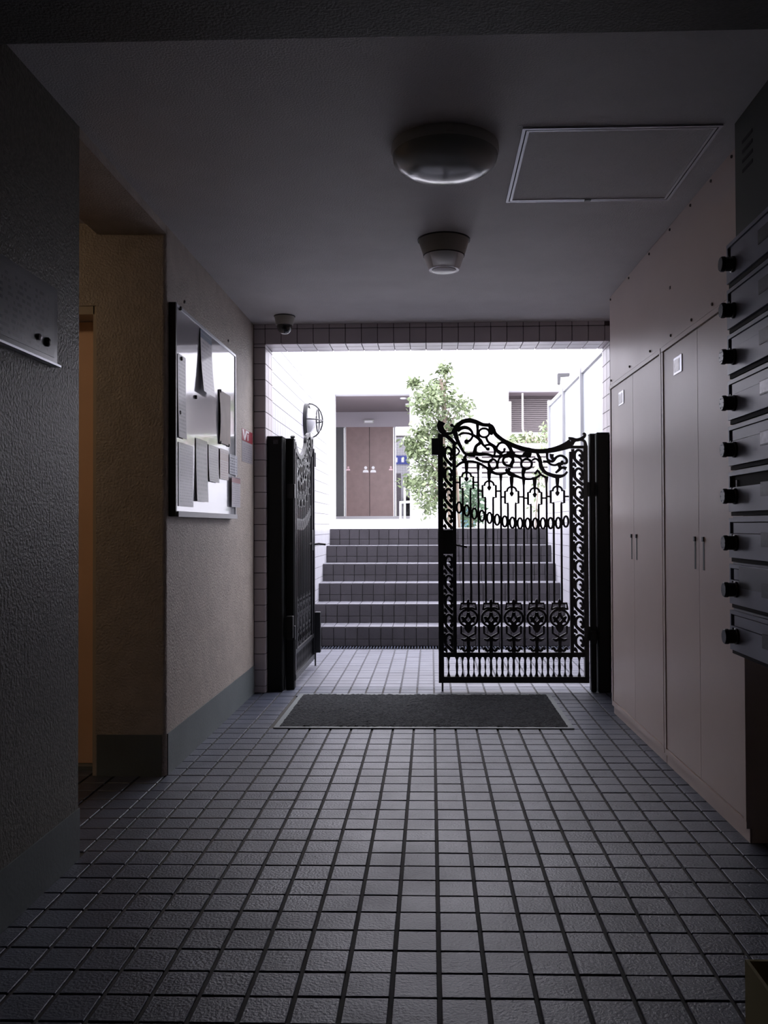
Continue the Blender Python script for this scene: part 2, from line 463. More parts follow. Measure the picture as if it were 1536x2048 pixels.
def simple_tile(sx,sy,sz,mname,bank={}):
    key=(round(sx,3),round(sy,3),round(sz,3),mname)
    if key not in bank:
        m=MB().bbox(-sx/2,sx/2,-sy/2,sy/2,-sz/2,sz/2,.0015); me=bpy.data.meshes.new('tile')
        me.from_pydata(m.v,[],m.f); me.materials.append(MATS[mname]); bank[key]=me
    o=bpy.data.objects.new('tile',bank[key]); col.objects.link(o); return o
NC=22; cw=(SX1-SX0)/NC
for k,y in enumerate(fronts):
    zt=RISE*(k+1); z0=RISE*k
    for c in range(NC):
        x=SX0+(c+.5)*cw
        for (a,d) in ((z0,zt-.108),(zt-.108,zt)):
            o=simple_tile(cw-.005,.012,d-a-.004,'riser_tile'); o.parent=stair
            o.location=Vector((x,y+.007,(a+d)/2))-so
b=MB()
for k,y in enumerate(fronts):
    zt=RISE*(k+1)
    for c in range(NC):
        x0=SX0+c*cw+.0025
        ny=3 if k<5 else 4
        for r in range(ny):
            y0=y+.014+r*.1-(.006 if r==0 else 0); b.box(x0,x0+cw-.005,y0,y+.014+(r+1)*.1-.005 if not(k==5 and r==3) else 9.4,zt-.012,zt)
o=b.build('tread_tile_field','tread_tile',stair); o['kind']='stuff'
# drain at the stair foot
dr=empty('drain_grate',(0.07,7.47,0),'dark slotted drain grate along the foot of the outdoor stairs','grate')
MB().box(SX0+.01,SX1-.01,7.40,7.56,-.06,-.02).build('channel','dark_gap',dr)
src=None
for k in range(88):
    x=SX0+.02+k*.0253
    if src is None: src=MB().box(x,x+.011,7.402,7.55,-.02,.0).build('bar','floor_tile',dr); x_src=x
    else:
        o=src.copy(); col.objects.link(o); o.location=Vector((x-x_src,0,0)); o.parent=dr
scrap=MB()
for k in range(7):
    a=U(0,6.28); x,y=U(-.07,.07),U(-.04,.04)
    scrap.add([(-.72+x,8.50+y,RISE*3+.003+U(0,.01)),(-.72+x+U(.02,.06),8.50+y+U(-.01,.02),RISE*3+U(.003,.04)),(-.72+x+U(.0,.03),8.50+y+.03,RISE*3+U(.01,.055))],[(0,1,2)])
tag(scrap.build('paper_scrap','paper_white'),'crumpled white paper scrap lying on a stair tread left of centre','litter')

LZ=1.008
struct(MB().box(-7,9,9.4,21,0,LZ).box(-7,SX0-.2,8.9,9.4,0,LZ).box(SX1+.15,9,8.9,9.4,0,LZ).build('terrace','white_render'))

# ------------------------------------------------------------------ far building
FY,BY=17.3,20.0
def Xp(px,Y): return (px-862)/1750*Y
def Zp(py,Y): return EYE+(1052-py)/1750*Y
fb=empty('apartment_building',(0,FY,LZ),'white rendered building across the yard with wooden entrance doors','building')
m=MB()
ex0,ex1,ez1=Xp(669,FY),Xp(820,FY),Zp(787,FY)
wx0,wx1,wz0,wz1=Xp(1018,FY),3.2,Zp(866,FY),Zp(782,FY)
T=.25
m.box(-7,ex0,FY,FY+T,LZ,7.5).box(ex0,ex1,FY,FY+T,ez1,7.5).box(ex1,wx0,FY,FY+T,LZ,7.5)
m.box(wx0,wx1,FY,FY+T,LZ,wz0).box(wx0,wx1,FY,FY+T,wz1,7.5).box(wx1,9,FY,FY+T,LZ,7.5)
m.build('wall','white_render',fb)
MB().box(-3.2,.9,FY+T,BY,ez1,ez1+.1).build('porch_ceiling','recess_grey',fb)
MB().box(-3.3,-3.2,FY+T,BY,LZ,ez1).box(.9,1.0,FY+T,BY,LZ,ez1).build('porch_side_wall','white_render',fb)
MB().box(-3.2,.9,FY-.35,BY+.3,LZ,Zp(1040,BY)).build('entrance_step','white_render',fb)
zh=Zp(853,BY); zd=Zp(1039,BY)
MB().box(-3.2,.9,BY,BY+.2,zh,ez1).build('door_header','header_grey',fb)
for a,c in ((675,690),(787.5,791.5)):
    MB().box(Xp(a if a>700 else 688.5,BY),Xp(c if a>700 else 691.5,BY),BY-.02,BY+.06,zd,zh).build('door_frame','white_frame',fb)
MB().box(-3.2,.9,BY-.005,BY+.06,zd-.02,zd+.08).build('threshold','white_frame',fb)
for a,c in ((692,738.7),(739.7,787)):
    d=MB().box(Xp(a,BY),Xp(c,BY),BY,BY+.05,zd,zh).build('entrance_door','wood_door',fb)
for a,c in ((620,688),(792,860)):
    MB().box(Xp(a,BY),Xp(c,BY),BY+.01,BY+.03,zd+.08,zh).build('side_glass','dark_glass',fb)
MB().box(Xp(738,BY),Xp(740.5,BY),BY+.03,BY+.055,zd,zh).build('door_gap_shade','dark_gap',fb)  # added dark strip, paints the shade in the gap between the door leaves
def person_icon(px,py,h,mm_):
    x=Xp(px,BY); z=Zp(py,BY); s=h*BY/1750
    m=MB().lathe([(s*.24,-.004),(s*.24,0)],(x,BY-.004,z+s*.24),'y',14)
    m.prism([(x-s*.45,z-s*.5),(x+s*.45,z-s*.5),(x+s*.42,z-s*.22),(x+s*.2,z-s*.08),(x-s*.2,z-s*.08),(x-s*.42,z-s*.22)],BY-.008,BY-.003,'y')
    m.build('door_sign',mm_,fb)
person_icon(731.5,938,13,'icon_white'); person_icon(746.5,938,13,'icon_white')
person_icon(696.5,936,8.5,'icon_pink'); person_icon(782,936,8.5,'icon_pink')
es=MB().box(Xp(728,BY),Xp(748,BY),BY-.05,BY,Zp(846,BY),Zp(839,BY)).build('door_sensor','lamp_base',fb)
MB().box(Xp(730,BY),Xp(746,BY),BY-.056,BY-.05,Zp(844.5,BY),Zp(841,BY)).build('lens','icon_white',es)
for px,py in ((808,795),(818,807)):
    Y=(ez1-EYE)*1750/(1052-py)
    MB().lathe([(.07,-.02),(.07,0)],(Xp(px,Y),Y,ez1-.001),'z',16).build('porch_light','icon_white',fb)
# window on the right with shutter
MB().box(wx0-.02,wx1,FY+.9,FY+1.0,wz0-.2,wz1+.2).box(wx0-.12,wx0-.02,FY+T,FY+1,wz0-.2,wz1+.2).build('balcony_back','recess_grey',fb)
MB().box(wx0-.1,wx1,FY+T,FY+1,wz1,wz1+.1).build('balcony_ceiling','recess_grey',fb)
for k in range(19):
    z=wz0+.02+k*.04
    MB().box(wx0+.06,wx1,FY+.80,FY+.86,z,z+.03).build('shutter_slat','shutter',fb)
MB().box(wx0,wx0+.055,FY+.05,FY+.10,wz0,wz0+.62).build('balcony_post','pole_pink',fb)
MB().tube([(Xp(1047,FY),FY+.12,Zp(786,FY)),(Xp(1047,FY),FY+.12,Zp(858,FY)),(Xp(1049,FY),FY+.12,Zp(866,FY))],.018,8).build('drain_pipe','pole_pink',fb)
# name sign above our own gate, facing the yard
sg=empty('name_sign',(-1.1,GY+.26,3.45),'blue sign with white letters, seen only reflected in the glass beside the wooden doors','sign')
MB().box(-1.75,-.35,GY+.256,GY+.29,3.46,3.80).build('sign_plate','sign_blue',sg)
for x in (-1.36,-1.10,-.84):
    MB().box(x-.05,x+.05,GY+.29,GY+.30,3.54,3.72).build('letter','icon_white',sg)

# ------------------------------------------------------------------ fence of white panels along the right side
pf=empty('panel_fence',(SX1+.05,7.5,1.33),'tall fence of pale panels standing on the low tiled wall at right','fence')
ys=[5.72,6.10,7.09,8.05,9.03]
for y in ys:
    MB().box(SX1+.01,SX1+.07,y-.02,y+.02,1.33,2.32).build('fence_post','white_frame',pf)
for a,c in zip(ys[:-1],ys[1:]):
    MB().box(SX1+.035,SX1+.05,a+.02,c-.02,1.36,2.25).build('fence_panel','panel_white',pf)
    MB().box(SX1+.02,SX1+.065,a+.02,c-.02,2.26,2.295).build('fence_rail','white_frame',pf)
    MB().box(SX1+.02,SX1+.065,a+.02,c-.02,1.33,1.36).build('fence_rail','white_frame',pf)
# neighbour roof peeking over the fence
tag(MB().prism([(Xp(1117,14),Zp(748,14)),(Xp(1140,14),Zp(748,14)),(Xp(1140,14),Zp(753,14)),(Xp(1122,14),Zp(754,14)),(Xp(1121,14),Zp(770,14)),(Xp(1117,14),Zp(768,14))],14,14.12,'y').build('roof_edge','roof_grey'),
    'small dark eave end peeking over the top of the panel fence','roof')

# ------------------------------------------------------------------ louvre fence, low wall and planting on the terrace
LY=14.0
lw_=tag(MB().box(Xp(915,LY),2.6,LY,LY+.15,LZ,1.80).build('garden_wall','white_render'),'low white garden wall under the slatted fence','wall')
lf=empty('slatted_fence',(1.5,LY,1.80),'white horizontally slatted fence on the low garden wall','fence')
for k in range(6):
    z=1.815+k*.083
    MB().box(Xp(918,LY),2.55,LY+.03,LY+.06,z,z+.05).build('slat','white_frame',lf)
MB().box(Xp(918,LY),2.55,LY+.02,LY+.08,1.80+.083*6-.01,1.80+.083*6+.05).build('cap_rail','white_frame',lf)
for px in (921,961,1020,1075):
    x=Xp(px,LY); MB().box(x-.025,x+.025,LY+.05,LY+.10,1.80,2.33).build('fence_post','white_frame',lf)
tag(MB().box(Xp(918,LY),2.6,LY+.18,LY+.24,LZ,2.25).build('screen_wall','shutter'),'grey wall seen in the gaps of the slatted fence','wall')
def leaves(n,center,rad,size,seedpts=None,flat=.5):
    b=MB()
    for _ in range(n):
        if seedpts:
            c=random.choice(seedpts); s=c[3] if len(c)>3 else .12
            p=Vector((random.gauss(c[0],s),random.gauss(c[1],s),random.gauss(c[2],s*.8)))
        else:
            while True:
                q=Vector((U(-1,1),U(-1,1),U(-1,1)))
                if q.length<1: break
            p=Vector(center)+Vector((q.x*rad[0],q.y*rad[1],q.z*rad[2]))
        d=Vector((U(-1,1),U(-1,1),U(-1,.4))).normalized(); sd=d.cross(Vector((U(-1,1),U(-1,1),U(-1,1)))).normalized()
        L=size*U(.7,1.3); W=L*.42
        b.add([p,p+d*L*.45+sd*W*.5,p+d*L,p+d*L*.45-sd*W*.5],[(0,1,2,3)])
    return b
sh=empty('flowering_shrub',(1.9,LY+.85,LZ),'pale flowering shrub row above the slatted fence','shrub')
MB().tube([(1.7,LY+.85,LZ),(1.72,LY+.85,2.3)],.03).tube([(2.2,LY+.85,LZ),(2.15,LY+.85,2.3)],.03).build('stem','bark',sh)
o=leaves(900,(1.75,LY+.85,2.42),(.62,.25,.20),.09).build('foliage','leaf_pale',sh); o['kind']='stuff'
o=leaves(160,(1.85,LY+.80,2.45),(.55,.2,.18),.06).build('blossom','petal_pink',sh); o['kind']='stuff'
vn=empty('climbing_vine',(1.9,12.6,LZ),'pale leafy vine climbing beside the fence end','plant')
vp=[(1.60+.12*math.sin(k*.9)+.03*k,12.6,1.9+k*.09) for k in range(10)]
MB().tube([(1.75,12.6,LZ)]+vp,.012,6).build('stem','bark',vn)
o=leaves(110,None,None,.10,[(x,y,z,.07) for x,y,z in vp]).build('foliage','leaf_pale',vn); o['kind']='stuff'
# tree
TX,TY=.14,12.0
tr=empty('young_tree',(TX+.1,TY,LZ),'slender young tree with light green leaves beside the entrance','tree')
trunk=[(TX+.12,TY,LZ),(TX+.10,TY,1.6),(TX+.02,TY,2.1),(TX+.05,TY,2.6),(TX+.0,TY,3.05)]
MB().tube(smooth2(trunk,4),.030,8).tube([(TX+.25,TY+.05,LZ),(TX+.22,TY+.05,1.7),(TX+.15,TY,2.2)],.02,8).build('trunk','bark',tr)
br=MB(); cl=[]
def P3(px,py,dy=0,s=.09): return (Xp(px,TY),TY+dy,Zp(py,TY),s)
for q in [P3(892,735,0,.05),P3(885,765,0,.07),P3(860,775,0,.08),P3(858,800,0,.10),P3(880,800,0,.09),P3(905,800,0,.10),P3(925,815,0,.08),
          P3(845,815,0,.07),P3(865,830,0,.10),P3(885,845,0,.10),P3(850,860,0,.08),P3(870,870,0,.11),P3(835,885,0,.09),P3(820,880,0,.05),P3(855,900,0,.11),
          P3(875,915,0,.12),P3(845,930,0,.08),P3(830,905,0,.06),P3(860,950,0,.10),P3(840,970,0,.09),P3(822,965,0,.06),P3(865,990,0,.11),P3(855,1010,0,.09),
          P3(890,950,.1,.11),P3(900,900,.1,.11),P3(905,860,.1,.08),P3(890,1000,.1,.11),P3(828,760,0,.03)]:
    cl.append((q[0],q[1]+U(-.25,.25),q[2],q[3]))
for c in cl:
    z0=max(1.5,c[2]-.35); bx=TX+.06
    br.tube([(bx,TY,z0),((bx+c[0])/2,(TY+c[1])/2,(z0+c[2])/2+.03),(c[0],c[1],c[2])],[.010,.007,.003],5)
br.build('branch','bark',tr)
o=leaves(3000,None,None,.085,cl).build('foliage','leaf_green',tr); o['kind']='stuff'
o=leaves(1500,None,None,.075,cl).build('young_foliage','leaf_pale',tr); o['kind']='stuff'
sb=empty('low_shrub',(TX+.45,TY+.6,LZ),'low dark green shrub at the foot of the young tree','shrub')
MB().tube([(TX+.45,TY+.6,LZ),(TX+.45,TY+.6,1.3)],.02).build('stem','bark',sb)
o=leaves(500,(TX+.42,TY+.62,1.33),(.22,.22,.34),.09).build('foliage','leaf_dark',sb); o['kind']='stuff'
pt=empty('planter',(Xp(925,13)+.08,13.2,LZ),'teal round planter pot with a leafy plant by the garden wall','planter')
MB().lathe([(.11,0),(.15,.26),(.16,.26),(.16,.30),(.13,.30),(.12,.24)],(Xp(925,13)+.08,13.2,LZ),'z',20).build('pot','pot_teal',pt,smooth=True)
o=leaves(160,(Xp(925,13)+.08,13.2,LZ+.50),(.14,.14,.24),.10).build('foliage','leaf_dark',pt); o['kind']='stuff'
tag(MB().bbox(Xp(841,13),Xp(850,13),12.97,13.04,LZ,Zp(990,13),.008).build('gate_post','white_render'),'square white post standing left of the tree foot','post')
hr=empty('handrail',(Xp(808,13),13,LZ),'shiny steel handrail in front of the entrance step','handrail')
for px,py in ((801,1003),(809.5,975),(833,1003)):
    MB().tube([(Xp(px,13),13,LZ),(Xp(px,13),13,Zp(py,13))],.016,8).build('post','white_frame',hr)
MB().tube([(Xp(799,13),13,Zp(1005,13)),(Xp(833,13),13,Zp(1003,13))],.018,8).build('rail','white_frame',hr)
for px,py,lab in ((1000,0,'a'),):
    gp=empty('garden_plant',(Xp(1072,10.4),10.4,LZ),'small yellow green plant growing behind the ornate gate near the right wall','plant')
    MB().tube([(Xp(1070,10.4),10.4,LZ),(Xp(1072,10.4),10.4,1.25),(Xp(1078,10.4),10.4,1.62)],.008,6).build('stem','bark',gp)
    o=leaves(60,None,None,.07,[(Xp(1071,10.4),10.4,1.24,.04),(Xp(1079,10.4),10.4,1.52,.04),(Xp(1080,10.4),10.4,1.66,.04)]).build('foliage','leaf_green',gp); o['kind']='stuff'

# ------------------------------------------------------------------ wall lamp with wire guard in the yard
lx,ly_,lz=SX0,7.30,Zp(840,7.30)
wl=empty('wall_lamp',(lx,ly_,lz-.15),'round wall lamp with curved wire guard on the yard wall','lamp')
RR=.145
MB().lathe([(RR-.015,0),(RR,.003),(RR,.030),(RR-.02,.034),(RR-.025,.01)],(lx,ly_,lz),'x',36,cap=False).build('base_ring','black_iron',wl,smooth=True)
MB().lathe([(RR-.03,.005),(RR-.035,.03),(RR-.06,.06),(.04,.085),(.003,.09)],(lx,ly_,lz),'x',32).build('globe','globe',wl,smooth=True)
for k in range(2):
    a=math.pi/2*k
    pts=[]
    for i in range(13):
        t=math.pi*i/12
        d=RR*math.cos(t); h=.03+.115*math.sin(t)
        pts.append((lx+h,ly_+d*math.sin(a),lz+d*math.cos(a)))
    MB().tube(pts,.006,6).build('guard_wire','black_iron',wl)
MB().tube([(lx+.03+.075,ly_+.095*math.cos(t),lz+.095*math.sin(t)) for t in [2*math.pi*i/24 for i in range(24)]],.006,6,closed=True).build('guard_ring','black_iron',wl)

# ------------------------------------------------------------------ the ornate gate
S=5.5/1750; K=S/4.042
def G(x,y): return ((x-1270)*K, EYE+(1052-820)*S-y*K)
TK=.018
def leaf(root):
    def part(name,m): 
        # vertices are already local to the leaf
        me=bpy.data.meshes.new(name); me.from_pydata(m.v,[],m.f); me.update(); me.materials.append(MATS['black_iron'])
        o=bpy.data.objects.new(name,me); col.objects.link(o); o.parent=root; return o
    def rect(name,x0,y0,x1,y1,t=TK):
        a=G(x0,y1); c=G(x1,y0); return part(name,MB().bbox(a[0],c[0],-t/2,t/2,a[1],c[1],.0015))
    def curve(name,pts,w,t=.012,ball=None,sub=5,closed=False):
        P=[G(*p) for p in pts]
        if isinstance(w,(list,tuple)):
            P3_=[(p[0],p[1],(ww*1.15+5)*K) for p,ww in zip(P,w)]; q=smooth2(P3_,sub,closed)
            m=MB().strip([(a,b_) for a,b_,_ in q],[c for _,_,c in q],t,closed=closed)
        else: m=MB().strip(smooth2(P,sub,closed),(w*1.15+4)*K,t,closed=closed)
        for bb in (ball or []):
            c=G(bb[0],bb[1]); m.lathe([(bb[2]*K*.7,-t*.7),(bb[2]*K,-t*.4),(bb[2]*K,t*.4),(bb[2]*K*.7,t*.7)],(c[0],0,c[1]),'y',12)
        return part(name,m)
    # frame
    rect('stile',65,195,108,2200,.04); rect('stile',182,280,212,1994,.03)
    rect('stile',1122,345,1150,1994,.03); rect('stile',1234,300,1270,2200,.04)
    rect('rail',65,2150,1270,2200,.04); rect('rail',65,1957,1270,1994,.03)
    rect('lock_plate',108,970,182,1165,.03); rect('latch_box',15,230,70,365,.05)
    curve('lever',[(205,1092),(250,1100),(298,1110)],9,.02)
    # pickets
    cs=[297,479,660,845,1027]; tops=[500,572,620,630,618]
    src=None
    for c,a in zip(cs,tops):
        for dx in (-31,31):
            rect('picket',c+dx-8,a+145,c+dx+8,1562,.012)
        for sgn in (-1,1):
            curve('window_bracket',[(c+sgn*31,a+150),(c+sgn*31,a+138),(c+sgn*54,a+138),(c+sgn*54,a+40),(c+sgn*38,a+40)],11,sub=1)
            curve('cross_link',[(c+sgn*54,a+87),(c+sgn*91,a+87)],8,sub=1)
        curve('arch',[(c-38,a+44),(c-30,a+18),(c,a+4),(c+30,a+18),(c+38,a+44)],10)
        curve('spear',[(c,a-78),(c,a-40),(c,a+30),(c,a+45),(c,a+58),(c,a+82)],[24,22,9,10,26,3],sub=3)
    for x,t in ((391,445),(573,525),(757,560),(940,548)):
        rect('picket',x-8,t,x+8,1957,.012)
        curve('picket_head',[(x,t-5),(x,t+25),(x,t+50)],[20,16,11],.016,sub=2)
    # chain of ovals
    oy=[790,815,840,858,875,890,904,914,920,922,922,920,919,918,907]
    for k in range(15):
        cx=235+61.3*k; cy=oy[k]
        pts=[(cx+19*math.cos(a),cy+43*math.sin(a)) for a in [2*math.pi*i/18 for i in range(18)]]
        curve('oval_ring',pts,10,.016,sub=1,closed=True)
        if k<14:
            cy2=(cy+oy[k+1])/2; rect('oval_link',cx+22,cy2-24,cx+40,cy2+24,.014)
    # side columns of scrolls
    def column(x0,x1,ya,yb):
        W=x1-x0; n=max(1,round((yb-ya)/150)); h=(yb-ya)/n
        for k in range(n):
            y=ya+k*h
            X=lambda u: x0+u*W
            curve('vine_scroll',[(X(.02),y+.02*h),(X(.06),y+.35*h),(X(.28),y+.62*h),(X(.62),y+.80*h),(X(1.0),y+.98*h)],[19,17,16,18,20])
            curve('vine_curl',[(X(.20),y+.52*h),(X(.22),y+.25*h),(X(.5),y+.08*h),(X(.85),y+.16*h),(X(.95),y+.40*h),(X(.72),y+.47*h)],[16,15,13,13,14,15],ball=[(X(.68),y+.36*h,11)])
            curve('vine_leaf',[(X(1.0),y+.52*h),(X(.78),y+.66*h),(X(.70),y+.56*h)],[22,18,3],sub=3)
            curve('vine_leaf',[(X(0),y+.80*h),(X(.2),y+.88*h),(X(.34),y+1.0*h)],[26,18,4],sub=3)
    column(108,182,290,965); column(108,182,1170,1957); column(1150,1234,320,1957)
    # bottom row of peanut openings: spindles between bars
    xs=[(108,182)]+[(212+91.3*k,212+91.3*(k+1)) for k in range(10)]+[(1150,1234)]
    y0,y1=1994,2150; H=y1-y0
    for n,(a,c) in enumerate(xs):
        mx=(a+c)/2
        curve('spindle',[(mx,y0),(mx,y0+.25*H),(mx,y0+.5*H),(mx,y0+.75*H),(mx,y1)],[20,2,9,2,20],.014,sub=4)
        for e in (a,c):
            if (e in (108,182,1150,1234)): continue
            if e==c and n<10 or e==a and n==1: 
                pass
        if 1<=n<=10:
            curve('divider',[(c,y0),(c,y0+.18*H),(c,y0+.5*H),(c,y0+.82*H),(c,y1)],[26,9,15,9,26],.014,sub=4)
        if n==1: curve('divider',[(a,y0),(a,y0+.18*H),(a,y0+.5*H),(a,y0+.82*H),(a,y1)],[26,9,15,9,26],.014,sub=4)
    # lower ornament panels
    D=1131.8
    for c in (305,488,670,854,1038):
        curve('crown_bracket',[(c-64,D+485),(c-58,D+433),(c+58,D+433),(c+64,D+485)],11,sub=1)
        curve('medallion',[(c+74*math.cos(a),D+550+68*math.sin(a)) for a in [2*math.pi*i/24 for i in range(24)]],12,sub=1,closed=True)
        curve('finial',[(c,D+398),(c,D+425),(c,D+455),(c,D+500)],[3,20,12,16],.014,sub=3)
        curve('leaf_spray',[(c-58,D+480),(c-25,D+468),(c,D+482),(c+25,D+468),(c+58,D+480)],[8,12,20,12,8])
        for sg_ in (-1,1):
            curve('star_arm',[(c,D+600),(c+sg_*20,D+578),(c+sg_*45,D+548),(c+sg_*58,D+542)],[22,16,18,4],.014)
            curve('star_arm',[(c,D+505),(c+sg_*12,D+540),(c+sg_*32,D+562),(c+sg_*50,D+585)],[16,12,16,4],.014)
            curve('cup_side',[(c+sg_*57,D+612),(c+sg_*57,D+672),(c+sg_*28,D+690),(c,D+706)],11,sub=1)
            curve('branch_scroll',[(c,D+712),(c+sg_*30,D+728),(c+sg_*58,D+716)],[14,16,4])
            curve('root_scroll',[(c,D+775),(c+sg_*12,D+805),(c+sg_*34,D+812),(c+sg_*52,D+790),(c+sg_*66,D+806)],[14,12,14,14,4])
        curve('boss',[(c,D+590),(c,D+615),(c,D+645),(c,D+668)],[14,52,40,6],.016,sub=3)
        curve('stem',[(c,D+700),(c,D+740),(c,D+790),(c,D+826)],[10,20,14,24],.014)
    # crest
    curve('crest_finial',[(100,95),(86,130),(98,165),(128,185)],[50,42,40,26],.022)
    curve('crest_hook',[(110,180),(150,194),(190,180),(206,150),(186,126)],[20,13,14,13,10],ball=[(180,124,15)])
    rect('crest_block',65,195,128,220,.03)
    curve('crest_brace',[(118,196),(165,235),(214,285)],24,.02)
    curve('top_scroll',[(196,190),(222,135),(265,98),(320,86),(375,99),(430,121),(475,125),(506,134),(522,162),(532,198),(585,243),(645,277),(705,303),(775,325),(855,338),(930,338),(1010,325),(1090,300),(1140,276)],
          [40,30,26,28,26,20,20,13,13,22,22,24,27,30,27,28,34,46,60],.022)
    for pts,w,ball in [
        ([(225,168),(268,144),(310,148),(340,175),(347,215),(322,250),(288,258)],[20,22,18,13,12,14,18],[(298,258,20)]),
        ([(232,205),(270,190),(312,191),(350,207),(388,226),(415,245)],12,None),
        ([(205,185),(222,240),(246,290),(268,332),(300,362),(368,370)],[30,24,20,14,15,20],None),
        ([(345,200),(388,228),(412,252),(432,284),(454,304)],[14,16,20,13,12],None),
        ([(440,292),(482,284),(514,302),(526,338),(520,370),(498,388)],12,None),
        ([(454,304),(466,324),(482,322)],10,[(474,316,12)]),
        ([(387,112),(388,160),(388,212),(410,262),(374,297),(364,350)],[20,14,15,20,18,28],None),
        ([(456,219),(473,261),(524,295),(541,322)],[14,12,12,18],None),
        ([(541,305),(566,272),(608,270),(646,307),(668,364)],[13,12,14,20,24],None),
        ([(553,330),(583,350),(606,330)],12,[(604,322,12)]),
        ([(300,358),(397,360),(465,362),(524,377),(583,374),(650,366),(720,376),(800,372)],[14,22,16,13,15,24,14,16],None),
        ([(372,387),(414,413),(482,421),(511,396)],[18,12,12,13],None),
        ([(212,463),(258,427),(330,417),(397,434),(456,467),(484,490),(540,521),(600,518),(632,500),(644,470)],[10,14,12,13,12,22,11,11,14,20],None),
        ([(612,480),(646,518),(709,543),(760,560),(812,563),(860,550),(896,525)],[12,28,14,13,11,12,10],None),
        ([(866,352),(888,404),(897,463),(930,509),(980,532),(1031,543),(1077,535),(1108,505)],[14,20,24,20,22,24,14,10],None),
        ([(913,420),(946,424),(975,445),(1010,452),(1045,440),(1072,448)],[12,11,10,11,16,10],None),
        ([(946,355),(950,405),(989,421),(1022,387),(1060,376),(1098,400),(1102,434),(1069,438)],[14,11,16,14,12,13,12,10],[(1066,426,13)]),
        ([(984,362),(984,387),(997,404)],[28,20,20],None),
        ([(1039,446),(1049,480),(1014,514)],[20,18,11],None),
        ([(1048,480),(1075,472),(1100,482)],[20,14,22],None),
        ([(824,412),(854,400),(880,420),(891,460)],11,None),
        ([(760,484),(752,520),(757,560)],[30,20,16],None),
        ([(852,515),(870,496),(893,525),(925,545),(936,548)],12,[(852,514,12)]),
        ([(770,338),(790,362),(800,392)],[50,60,18],None),
        ([(666,362),(672,400),(650,470)],[18,12,30],None),
        ([(212,300),(240,335),(214,370)],9,None),
        ([(300,358),(282,390),(292,412)],[12,18,26],None),
        ([(256,398),(275,408),(300,398)],[4,16,4],None),
        ([(580,375),(560,400),(548,440),(548,480)],12,None),
        ([(498,500),(486,470),(480,440)],[20,18,8],None),
        ([(700,378),(735,400),(740,430)],12,None),
        ([(540,320),(552,345),(590,372)],[20,12,12],None),
        ([(620,345),(650,345),(690,352)],10,None),
    ]:
        curve('crest_scroll',pts,w,ball=ball)
    for cx,cy,rx,ry,wd in ((440,187,42,36,12),(633,415,42,38,15),(509,442,34,40,12),(780,442,43,40,14)):
        curve('crest_ring',[(cx+rx*math.cos(a),cy+ry*math.sin(a)) for a in [2*math.pi*i/20 for i in range(20)]],wd,sub=1,closed=True)
    curve('crest_leaf',[(486,106),(482,122),(500,176),(498,205)],[3,14,30,10],sub=3)
    curve('crest_end',[(1118,230),(1145,243),(1180,250),(1218,242),(1245,222),(1250,206),(1240,196)],[4,22,18,20,16,12,8],.02,ball=[(1240,199,11)])
    curve('crest_end',[(1140,280),(1170,255),(1215,248),(1246,262),(1254,300)],[34,16,14,14,22],.02)
    curve('crest_cap',[(1130,308),(1200,308),(1270,308)],16,.03)
    return root
gr=empty('ornate_gate',(.981,5.505,0),'black wrought iron gate leaf with scroll crest standing closed at right','gate','ornate iron gate leaves')
leaf(gr)
def part_in(root,name,m,mt='black_iron'):
    me=bpy.data.meshes.new(name); me.from_pydata(m.v,[],m.f); me.update(); me.materials.append(MATS[mt])
    o=bpy.data.objects.new(name,me); col.objects.link(o); o.parent=root; return o
gl=empty('ornate_gate',(-.885,5.56,0),'black wrought iron gate leaf swung open into the yard at left','gate','ornate iron gate leaves')
for ch in list(gr.children):
    c=ch.copy(); col.objects.link(c); c.parent=gl
gl.rotation_euler=(0,0,-math.pi/2)
# drop bolts: rod and guide (the left one carries a long case)
a=G(95,2200)
part_in(gr,'drop_rod',MB().tube([(a[0],-.012,.001),(a[0],-.012,.30)],.006,8))
a=G(75,0)
part_in(gl,'drop_rod',MB().tube([(a[0],.022,.001),(a[0],.022,.30)],.006,8))
part_in(gl,'bolt_case',MB().bbox(a[0]-.03,a[0]+.02,.020,.062,.10,.40,.003))
part_in(gl,'lever_handle',MB().tube([(a[0],.01,.90),(a[0]-.01,.05,.905),(a[0]-.01,.10,.900)],.008,8))
# strike box of the right leaf is part of the latch; hinges
for z in (1.26,.36):
    part_in(gr,'hinge',MB().bbox(-.01,.05,-.02,.02,z-.045,z+.045,.003))
    part_in(gl,'hinge',MB().bbox(-.01,.03,-.03,.02,z-.045,z+.045,.003))
# gate posts
def gpost(name,x0,x1,y0,y1,z1,label,extra=None):
    r=empty(name,((x0+x1)/2,(y0+y1)/2,0),label,'post')
    MB().bbox(x0,x1,y0,y1,0,z1,.006).build('post_shaft','black_box',r)
    MB().bbox(x0-.001,x1+.001,y0-.001,y1+.001,z1-.004,z1+.006,.003).build('post_cap','black_box',r)
    return r
r=gpost('gate_box',-1.028,-.932,5.47,5.62,1.598,'broad black gate column against the left tiled jamb')
MB().box(-.990,-.960,5.468,5.470,1.555,1.580).build('sticker','label_dark',r)
r=gpost('hinge_post',-.925,-.870,5.54,5.60,1.59,'slim black hinge post carrying the open left gate leaf')
MB().bbox(-.915,-.872,5.49,5.54,.33,.47,.003).build('hinge_cover','black_box',r)
r=gpost('hinge_post',.990,1.024,5.47,5.53,1.60,'slim black hinge post carrying the closed right gate leaf')
MB().bbox(.985,1.02,5.44,5.47,.30,.38,.003).build('hinge_cover','black_box',r)
r=gpost('gate_box',1.032,1.108,5.46,5.60,1.606,'broad black gate column against the right tiled jamb')

